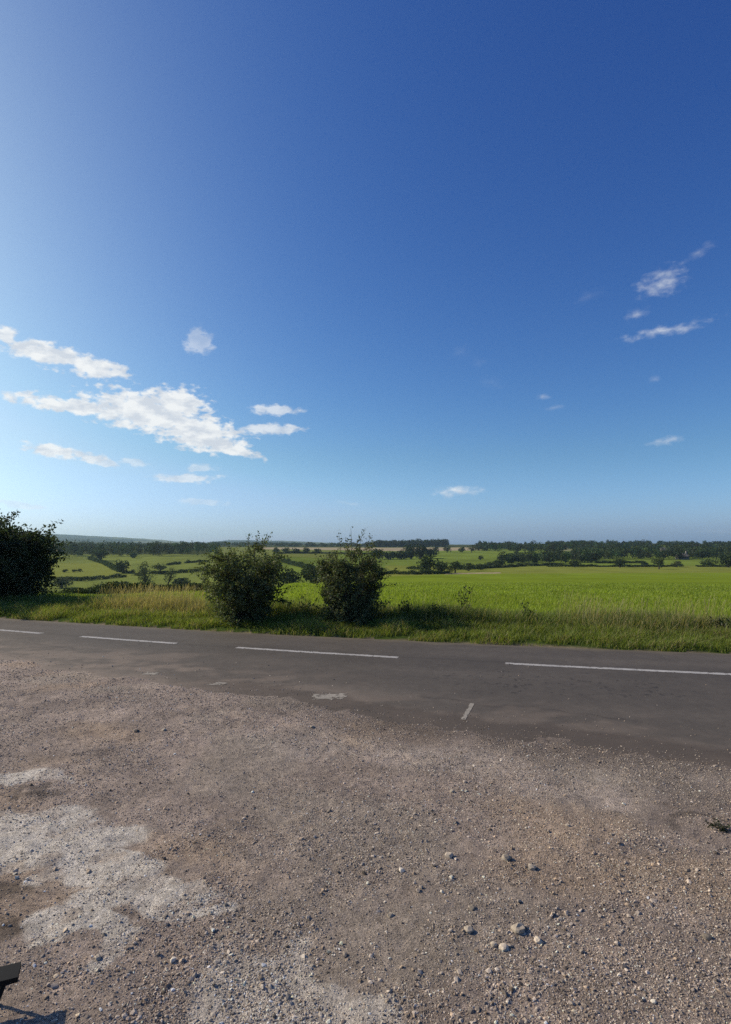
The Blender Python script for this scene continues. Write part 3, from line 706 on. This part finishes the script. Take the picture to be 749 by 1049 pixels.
hedge(hr((284, 567.5, 430, 620), (330, 567, 430, 700), (395, 568, 430, 700)), 1.6, 2.0, 'long hedge below the tan field in the distance', 537, (0.035, 0.045, 0.022))
hedge(hr((392, 588.5, 140, 260), (425, 588.5, 150, 270), (460, 587.5, 150, 270)), 1.1, 1.5, 'low hedge along the far side of the green field by the twiggy shrub', 538, (0.035, 0.048, 0.02))
hedge(hr((395, 583, 200, 330), (420, 583, 200, 330), (440, 584, 200, 330)), 1.3, 1.5, 'short dark hedge behind the far side hedge', 539, (0.035, 0.048, 0.02), gaps=0.3)
hedge(hr((470, 583.5, 210, 330), (500, 582, 220, 330), (535, 580, 230, 345), (575, 578.8, 230, 380)), 1.6, 2.0, 'low hedge rising rightward from the small tree row', 540, (0.04, 0.05, 0.022))
hedge(hr((560, 580.5, 240, 345), (640, 580.7, 240, 345), (700, 580.5, 240, 345), (770, 580.6, 240, 345)), 1.2, 1.6, 'dark hedge before the right hand wood', 542, (0.03, 0.042, 0.018), gaps=0.18)
hedge(hr((610, 577, 330, 420), (660, 577, 330, 420)), 1.3, 1.6, 'short hedge splitting the small pasture under the right wood', 543, (0.035, 0.048, 0.02))

GC = 'row of trees at the far side of the green field'
tree('field_tree', 437, 587.5, 566, 22, 165, 260, 'tallest round dark tree at the far side of green field', 551, (0.026, 0.038, 0.018), GC, 0.03)
tree('field_tree', 452, 587, 573, 18, 165, 260, 'rounded tree right of the tallest dark field tree', 552, (0.038, 0.052, 0.024), GC, 0.0)
tree('field_tree', 466, 586.5, 574.5, 16, 165, 260, 'third tree along the far side row, lighter green', 553, (0.045, 0.06, 0.028), GC, 0.0)
tree('field_tree', 480, 585, 576, 15, 170, 280, 'small open tree in the middle of the far side row', 554, (0.05, 0.062, 0.03), GC, 0.0, sparse=.7)
tree('field_tree', 492, 583.5, 576.5, 12, 190, 310, 'small tree near the right end of far side row', 555, (0.042, 0.055, 0.026), GC, 0.0)
tree('field_tree', 503, 581, 574, 12, 200, 330, 'dark round tree where the low hedge begins', 556, (0.03, 0.042, 0.02), GC, 0.0)
tree('field_tree', 512, 580.5, 573.5, 13, 200, 340, 'rightmost round tree of the far side row', 557, (0.03, 0.042, 0.02), GC, 0.0)
GD = 'trees before the right hand wood'
tree('field_tree', 674, 583, 571.5, 13, 200, 345, 'largest lone tree before the right hand wood', 561, (0.04, 0.052, 0.025), GD, 0.15)
tree('field_tree', 659, 580.5, 575, 8, 240, 400, 'small dark tree left of the largest lone tree', 562, (0.032, 0.045, 0.02), GD, 0.1)
tree('field_tree', 692, 581, 575, 9, 240, 400, 'small pale tree right of the largest lone tree', 563, (0.055, 0.065, 0.03), GD, 0.2, sparse=.6)
tree('field_tree', 634, 581.5, 573, 12, 240, 400, 'dark tree with a short trunk left of the field gap', 564, (0.03, 0.042, 0.02), GD, 0.2)
tree('field_tree', 724, 580, 572, 16, 240, 400, 'light green round bush like tree by the right wood', 565, (0.075, 0.10, 0.035), GD, 0.0)
tree('field_tree', 588, 581, 573.5, 13, 240, 400, 'dark tree before the pale slope in the right wood', 566, (0.03, 0.042, 0.02), GD, 0.05)
tree('field_tree', 745, 581, 569, 18, 240, 400, 'tall dark tree before the wood at the right edge', 567, (0.028, 0.04, 0.018), GD, 0.05)
GH = 'round hedge trees below the tan field'
names5 = ['leftmost', 'second', 'middle', 'fourth', 'rightmost']
for k, px in enumerate((283, 293, 303, 314, 325)):
    tree('hedge_tree', px, 567, 561.5 - (k % 2) * .6, 8.5, 430, 650, names5[k] + ' small round hedge tree below the distant tan field', 570 + k, (0.034, 0.045, 0.022), GH, 0.05, n=420)
GK = 'dark trees in front of the copse'
for k, (px, row, top, w) in enumerate([(388, 575, 562.5, 17), (400, 575, 565, 16), (411, 576, 563.5, 17), (421, 576.5, 558.5, 18), (431, 577, 558, 18), (441, 576, 561, 14)]):
    tree('hedge_tree', px, row, top, w, 300, 560, ['leftmost dark tree of the row below the flat topped copse', 'low second tree of the row below the copse', 'third dark tree of the row below the copse',
         'taller broad tree below the middle of the copse', 'tallest tree below the right half of the copse', 'rightmost tree of the row below the copse'][k], 580 + k, (0.026, 0.037, 0.018), GK, 0.0, d=420 + 5 * k)
for k, px in enumerate((447, 458, 473, 483)):
    tree('hedge_tree', px, 566, 560.4 - (k % 2), 7 + 3 * (k % 2), 430, 700, ['small hedge tree at the right end of the copse', 'second small tree before the right tan field', 'third small tree before the right tan field', 'last small tree before the right tan field'][k], 590 + k, (0.03, 0.042, 0.02), 'small trees before the right tan field', 0.05, n=300)

def wood(label, poly, n, hrange, seed, col=(0.027, 0.037, 0.017), leafn=150, wrange=(5, 9), cat='woodland'):
    """trees of a far wood between two bearings and two distances: poly(px) -> (d0, d1)"""
    rng = np.random.default_rng(seed)
    parts = []
    pxs = np.array([p[0] for p in poly]); d0 = np.array([p[1] for p in poly]); d1 = np.array([p[2] for p in poly])
    for i in range(n):
        px = rng.uniform(pxs[0], pxs[-1]); d = np.interp(px, pxs, d0) + (np.interp(px, pxs, d1) - np.interp(px, pxs, d0)) * rng.uniform() ** 1.5
        p = at(px, d); sc_ = 0.7 + 0.6 * float(fbm(p[0] * .02, p[1] * .02, seed, 2))
        h = rng.uniform(*hrange) * sc_; w = rng.uniform(*wrange) * sc_
        V, Fq, T = crown_leaves(h, w, 0.0, seed * 1000 + i, max(0.001 * d, 0.45), leafn, np.array(col) * rng.uniform(.6, 1.7) * (1 + rng.normal(0, .10, 3)), 6)
        parts.append((V + p, Fq, T))
    V, Fq, T = join(parts); org = V.mean(0); org[2] = terrain(org[0], org[1])
    o = mesh_obj('woodland', V - org, Fq, M_FAR, tint=T); o.location = org
    return tag(o, label, cat, kind='stuff')

wood('dark wood along the top of the left pasture', [(-60, 425, 640), (60, 425, 640), (140, 430, 640), (225, 440, 640)], 280, (7, 10.5), 611)
wood('second belt of wood behind the left wood', [(-60, 640, 1000), (120, 640, 1000), (225, 640, 1000)], 240, (6, 9), 612, (0.032, 0.044, 0.02), 110, (8, 14))
wood('far wood behind the tops of the two roadside shrubs', [(180, 960, 1500), (290, 1000, 1500), (400, 1050, 1400)], 170, (5, 9), 613, (0.034, 0.044, 0.022), 100, (12, 22))
wood('flat topped dark copse beyond the tan field', [(384, 985, 1060), (395, 975, 1070), (448, 975, 1070), (458, 985, 1060)], 170, (12, 13), 614, (0.02, 0.028, 0.014), 170, (9, 13))
wood('dark wood right of the pasture, low front edge', [(512, 345, 420), (545, 345, 430), (570, 340, 440), (612, 345, 450)], 120, (5.0, 8.5), 615)
wood('wood climbing behind the far green pasture', [(488, 660, 900), (530, 560, 900), (560, 520, 640), (600, 640, 900)], 210, (7, 10.5), 616, (0.026, 0.036, 0.017), 130, (7, 12))
wood('main dark wood along the right skyline', [(560, 800, 1150), (605, 480, 1000), (660, 440, 1000), (800, 440, 1000)], 440, (6, 8.5), 617, (0.025, 0.035, 0.017), 130, (7, 12))
wood('edge of the right wood above the small pastures', [(600, 400, 450), (680, 400, 450), (800, 395, 450)], 130, (5, 8.5), 618)

# ------------------------------------------------------------------ farm buildings among the right hand trees
M_WALL = rough_mat('pale_render', (0.24, 0.22, 0.19)); M_SLATE = rough_mat('roof_slate', (0.15, 0.14, 0.125)); M_DARKWIN = rough_mat('dark_pane', (0.03, 0.03, 0.035), rough=0.2)
def box(x0, x1, y0, y1, z0, z1):
    V = np.array([(x, y, z) for z in (z0, z1) for y in (y0, y1) for x in (x0, x1)], float)
    return V, np.array([(0, 2, 3, 1), (4, 5, 7, 6), (0, 1, 5, 4), (2, 6, 7, 3), (0, 4, 6, 2), (1, 3, 7, 5)])
def house(px, d, w, dp, hw, hr_, label, chimney):
    p = at(px, d); root = tag(empty('farmhouse', p), label, 'house', 'farm buildings by the right wood')
    mesh_obj('wall', *box(-w / 2, w / 2, -dp / 2, dp / 2, -.5, hw), M_WALL, root)
    a, b = w / 2 + .3, dp / 2 + .35
    V = np.array([(-a, -b, hw - .1), (a, -b, hw - .1), (a, b, hw - .1), (-a, b, hw - .1), (-a, 0, hw + hr_), (a, 0, hw + hr_)], float)
    me = bpy.data.meshes.new('roof'); me.from_pydata(V.tolist(), [], [(0, 1, 5, 4), (2, 3, 4, 5), (1, 2, 5), (3, 0, 4), (3, 2, 1, 0)]); me.materials.append(M_SLATE)
    rf = link(bpy.data.objects.new('roof', me), root)
    for x in np.linspace(-w * .35, w * .35, 4):
        mesh_obj('window', *box(x - .45, x + .45, -dp / 2 - .04, -dp / 2 + .05, 1.0, 2.2), M_DARKWIN, root)
    if chimney: mesh_obj('chimney', *box(w * .36, w * .36 + .9, -.45, .45, hw + hr_ * .5, hw + hr_ + 1.6), M_WALL, rf)
house(698, 405, 7, 5, 2.2, 2.0, 'grey roofed farmhouse with a tall pale chimney among the right trees', True)
house(681, 520, 8, 6, 2.8, 2.2, 'small pale house half hidden in the right hand wood', False)

# ------------------------------------------------------------------ black folding step at the left edge
M_BLACK = rough_mat('black_plastic', (0.006, 0.006, 0.006), rough=0.7, noises=((30, 0.2),))
zt = 0.17
A = px_to_ground(22, 985, zt)           # far right corner of the tread
step = tag(empty('folding_step', (A[0], A[1], 0)), 'black folding step on the gravel, only its corner in view at the left', 'step')
ax = unit(np.array([-1.0, -0.42, 0])); ay = np.array([-ax[1], ax[0], 0]); ay = ay if ay[1] < 0 else -ay
def obox(u0, u1, v0, v1, z0, z1):
    V, Fq = box(u0, u1, v0, v1, z0, z1)
    return V[:, :1] * ax + V[:, 1:2] * ay + V[:, 2:] * np.array([0, 0, 1]), Fq
mesh_obj('tread', *obox(0, 0.42, 0, 0.10, zt - 0.022, zt), M_BLACK, step)
for (u0, v0) in ((0.05, 0.02), (0.05, 0.075), (0.36, 0.02), (0.36, 0.075)):
    base = ax * (u0 + (0.05 if u0 < .2 else 0.0)) + ay * (v0 + (0.05 if v0 > .05 else -0.02)); topp = ax * u0 + ay * v0 + np.array([0, 0, zt - 0.024])
    base = base + np.array([0, 0, float(layby_z(A[0] + base[0], A[1] + base[1]))])
    mesh_obj('leg', *tube([base, (base + topp) / 2, topp], [0.009, 0.009, 0.009], 8), M_BLACK, step)
V, Fq = tube([ax * .07 + ay * .05 + [0, 0, .09], ax * .2 + ay * .05 + [0, 0, .09], ax * .36 + ay * .05 + [0, 0, .09]], [.007] * 3, 8)
mesh_obj('brace', V, Fq, M_BLACK, step)

# ------------------------------------------------------------------ the air
m, nt = new_mat('haze_air')
pv = N(nt, 'ShaderNodeVolumePrincipled'); pv.inputs['Color'].default_value = (0.60, 0.86, 1.0, 1); pv.inputs['Density'].default_value = 1.1e-4; pv.inputs['Anisotropy'].default_value = 0.3
L(nt, pv.outputs[0], N(nt, 'ShaderNodeOutputMaterial').inputs['Volume'])
hz = mesh_obj('haze', *box(-7200, 7200, -7200, 7200, -16, 130), m)
tag(hz, 'thin blue summer haze over the valley', 'haze', kind='stuff')

# ------------------------------------------------------------------ sky with its clouds
w = bpy.data.worlds.new('World'); sc.world = w; w.use_nodes = True
nt = w.node_tree; nt.nodes.clear()
sky = N(nt, 'ShaderNodeTexSky', sky_type='NISHITA'); sky.sun_disc = False
sky.sun_elevation = SUN_EL; sky.sun_rotation = SUN_AZ; sky.altitude = 100; sky.air_density = 1.0; sky.dust_density = 1.0; sky.ozone_density = 3.0
tc = N(nt, 'ShaderNodeTexCoord'); sp = N(nt, 'ShaderNodeSeparateXYZ'); L(nt, tc.outputs['Generated'], sp.inputs[0])
# colour balance of the picture's sky: bluer towards the horizon than the sky model gives
zr = N(nt, 'ShaderNodeMapRange', interpolation_type='SMOOTHSTEP'); L(nt, sp.outputs[2], zr.inputs[0]); zr.inputs[1].default_value = 0.0; zr.inputs[2].default_value = 0.16
tn = N(nt, 'ShaderNodeMix', data_type='RGBA'); L(nt, zr.outputs[0], tn.inputs[0]); tn.inputs[6].default_value = (0.92, 1.14, 2.02, 1); tn.inputs[7].default_value = (0.92, 1.05, 1.34, 1)
hs = N(nt, 'ShaderNodeMix', data_type='RGBA', blend_type='MULTIPLY'); hs.inputs[0].default_value = 1; L(nt, sky.outputs[0], hs.inputs[6]); L(nt, tn.outputs[2], hs.inputs[7])
STR = 0.09
def mth(op, a, b=None, c=None, clamp=False):
    n = N(nt, 'ShaderNodeMath', operation=op); n.use_clamp = clamp
    for i, v in enumerate((a, b, c)):
        if v is None: continue
        if isinstance(v, (int, float)): n.inputs[i].default_value = v
        else: L(nt, v, n.inputs[i])
    return n.outputs[0]
sx_ = N(nt, 'ShaderNodeSeparateColor'); L(nt, hs.outputs[2], sx_.inputs[0]); cx_ = N(nt, 'ShaderNodeCombineColor')
for ch, (k, g, top) in enumerate(((2.20, 1.66, 1.08), (1.56, 1.43, 1.12))):
    v = sx_.outputs[ch]
    pw = mth('MULTIPLY', mth('POWER', mth('MULTIPLY', v, STR), g), k / STR)
    L(nt, mth('MINIMUM', pw, mth('MULTIPLY', v, top)), cx_.inputs[ch])
L(nt, sx_.outputs[2], cx_.inputs[2])
# the bright aureole of the summer sun, which stands off to the left
dt = N(nt, 'ShaderNodeVectorMath', operation='DOT_PRODUCT'); L(nt, tc.outputs['Generated'], dt.inputs[0]); dt.inputs[1].default_value = (sin(radians(-62)) * cos(radians(12)), cos(radians(-62)) * cos(radians(12)), sin(radians(12)))
gl = mth('POWER', mth('MAXIMUM', dt.outputs['Value'], 0.0), 7.0)
gc = N(nt, 'ShaderNodeCombineColor')
for ch, k in enumerate((0.40, 0.40, 0.17)): L(nt, mth('MULTIPLY', gl, k / STR), gc.inputs[ch])
ga = N(nt, 'ShaderNodeMix', data_type='RGBA', blend_type='ADD'); ga.inputs[0].default_value = 1; L(nt, cx_.outputs[0], ga.inputs[6]); L(nt, gc.outputs[0], ga.inputs[7])
src = ga.outputs[2]
AZ = mth('ARCTAN2', sp.outputs[0], sp.outputs[1]); EL = mth('ARCSINE', sp.outputs[2])
cae = N(nt, 'ShaderNodeCombineXYZ'); L(nt, AZ, cae.inputs[0]); L(nt, EL, cae.inputs[1]); AE = cae.outputs[0]
def vmul_add(v, m, a):
    n = N(nt, 'ShaderNodeVectorMath', operation='MULTIPLY_ADD'); L(nt, v, n.inputs[0]); n.inputs[1].default_value = m
    if isinstance(a, tuple): n.inputs[2].default_value = a
    else: L(nt, a, n.inputs[2])
    return n.outputs[0]
def noise(scale, detail, rough, off, sx=1.0, sy=1.0, out=0):
    nz = N(nt, 'ShaderNodeTexNoise', Scale=scale, Detail=detail, Roughness=rough, noise_dimensions='2D'); L(nt, vmul_add(AE, (sx, sy, 1), (off, off * 1.7, 0)), nz.inputs['Vector'])
    return nz.outputs[out]
def azel(px, row):
    a, b = (px - CX) / F, -(row - CY) / F
    v = unit(np.array([a, cos(PITCH) - b * sin(PITCH), sin(PITCH) + b * cos(PITCH)]))
    return math.atan2(v[0], v[1]), math.asin(v[2])
# px, row, half width, half height (in picture units), tilt (degrees, clockwise down), strength
CL = [(155, 424, 66, 20, 7, 1.0), (72, 416, 60, 8, 4, 1.0), (203, 443, 48, 18, 10, 1.0), (180, 412, 36, 15, 4, 1.0), (232, 459, 34, 7, 10, 1.0),
      (48, 363, 42, 11, 4, 1.0), (98, 377, 36, 11, 6, 1.0), (2, 342, 18, 9, 6, .85), (203, 350, 15, 13, 20, .45),
      (282, 420, 24, 5.5, 0, .62), (276, 440, 34, 6, -3, .68), (55, 462, 30, 7, 6, .85), (92, 468, 20, 5.5, 8, .75), (110, 474, 14, 4, 6, .6), (140, 474, 14, 3.5, 6, .45), (190, 490, 32, 5, 0, .62), (205, 479, 14, 4, 0, .45), (207, 514, 24, 3.5, 0, .36), (18, 517, 28, 3.5, 3, .4),
      (679, 288, 30, 15, -8, .58), (651, 323, 16, 6.5, -14, .42), (682, 339, 52, 6, -3, .6), (717, 259, 18, 6, -18, .30), (604, 303, 14, 8, -24, .16), (683, 452, 20, 5, -4, .58), (469, 503, 27, 6, -4, .75),
      (557, 407, 9, 4, 0, .38), (570, 417, 11, 3, -8, .25), (670, 389, 8, 5, -16, .25), (472, 360, 12, 8, 0, .14), (505, 392, 16, 8, 0, .14), (490, 372, 12, 6, 0, .14), (360, 515, 18, 3, 0, .3), (735, 545, 40, 3, 0, .2)]
def cloud_sky(clouds, soft=2.2, lift=0.0):
    W = vmul_add(noise(22, 3, 0.55, 1.3, out=1), (0.026, 0.011, 0), AE)
    DET = mth('MULTIPLY_ADD', noise(52, 6, 0.55, 3.1, 1.0, 1.9), 1.45, 0.12 + lift)
    tot = None
    for (px, row, hw, hh, tilt, st) in clouds:
        a0, e0 = azel(px, row); a1, _ = azel(px + hw, row); _, e1 = azel(px, row - hh)
        mp = N(nt, 'ShaderNodeMapping', vector_type='TEXTURE'); L(nt, W, mp.inputs[0])
        mp.inputs[1].default_value = (a0 + 0.013, e0 + 0.0055, 0); mp.inputs[2].default_value = (0, 0, radians(-tilt)); mp.inputs[3].default_value = (abs(a1 - a0), abs(e1 - e0), 1)
        ln = N(nt, 'ShaderNodeVectorMath', operation='LENGTH'); L(nt, mp.outputs[0], ln.inputs[0])
        f = mth('MULTIPLY_ADD', ln.outputs['Value'], -0.85, DET)
        f = mth('MINIMUM', mth('MULTIPLY', f, soft * st), st)
        tot = f if tot is None else mth('MAXIMUM', tot, f)
    sm_ = N(nt, 'ShaderNodeMapRange', interpolation_type='SMOOTHSTEP'); L(nt, tot, sm_.inputs[0])
    cr = N(nt, 'ShaderNodeValToRGB'); L(nt, noise(30, 4, 0.55, 5.5, 1.0, 2.2), cr.inputs[0])
    cr.color_ramp.elements[0].position = 0.36; cr.color_ramp.elements[0].color = (7.4, 7.9, 8.6, 1)
    cr.color_ramp.elements[1].position = 0.62; cr.color_ramp.elements[1].color = (10.5, 10.6, 10.5, 1)
    mx = N(nt, 'ShaderNodeMix', data_type='RGBA'); L(nt, mth('MULTIPLY', sm_.outputs[0], 0.93), mx.inputs[0]); L(nt, src, mx.inputs[6]); L(nt, cr.outputs[0], mx.inputs[7])
    bg = N(nt, 'ShaderNodeBackground', Strength=STR); L(nt, mx.outputs[2], bg.inputs[0])
    return bg.outputs[0]
# clouds stand only in two parts of this sky: elsewhere the plain sky is used as it is
el_ok = mth('MULTIPLY', mth('GREATER_THAN', EL, 0.005), mth('LESS_THAN', EL, 0.52))
left = mth('MULTIPLY', mth('MULTIPLY', el_ok, mth('GREATER_THAN', AZ, -0.75)), mth('LESS_THAN', AZ, -0.07))
right = mth('MULTIPLY', mth('MULTIPLY', el_ok, mth('GREATER_THAN', AZ, -0.07)), mth('LESS_THAN', AZ, 0.75))
bg0 = N(nt, 'ShaderNodeBackground', Strength=STR); L(nt, src, bg0.inputs[0])
m1 = N(nt, 'ShaderNodeMixShader'); L(nt, right, m1.inputs[0]); L(nt, bg0.outputs[0], m1.inputs[1]); L(nt, cloud_sky([c for c in CL if c[0] > 345], 0.95, 0.1), m1.inputs[2])
m2 = N(nt, 'ShaderNodeMixShader'); L(nt, left, m2.inputs[0]); L(nt, m1.outputs[0], m2.inputs[1]); L(nt, cloud_sky([c for c in CL if c[0] <= 345], 2.0, 0.20), m2.inputs[2])
L(nt, m2.outputs[0], N(nt, 'ShaderNodeOutputWorld').inputs[0])

sun = bpy.data.lights.new('sun', 'SUN'); sun.energy = 5.0; sun.angle = radians(0.55); sun.color = (1.0, 0.87, 0.68)
so = link(bpy.data.objects.new('sun', sun))
import mathutils
sv = mathutils.Vector((sin(SUN_AZ) * cos(SUN_EL), cos(SUN_AZ) * cos(SUN_EL), sin(SUN_EL)))
so.rotation_euler = sv.to_track_quat('Z', 'Y').to_euler(); so.location = (-30, 20, 40)

cam = bpy.data.cameras.new('camera'); co = link(bpy.data.objects.new('camera', cam))
cam.sensor_fit = 'VERTICAL'; cam.sensor_height = 36; cam.lens = F / 1049 * 36; cam.clip_start = 0.05; cam.clip_end = 40000
co.location = (0, 0, H); co.rotation_euler = (radians(90) + PITCH, 0, 0)
sc.camera = co
vs_ = sc.view_settings; sc.display_settings.display_device = 'sRGB'
vs_.view_transform = 'Standard'; vs_.look = 'None'; vs_.exposure = 0.0; vs_.gamma = 1; vs_.use_curve_mapping = False
cy = sc.cycles
cy.max_bounces = 6; cy.diffuse_bounces = 3; cy.glossy_bounces = 2; cy.transmission_bounces = 4; cy.volume_bounces = 0; cy.transparent_max_bounces = 4
cy.use_adaptive_sampling = True; cy.adaptive_threshold = 0.008
cy.use_denoising = False
cy.sample_clamp_indirect = 6
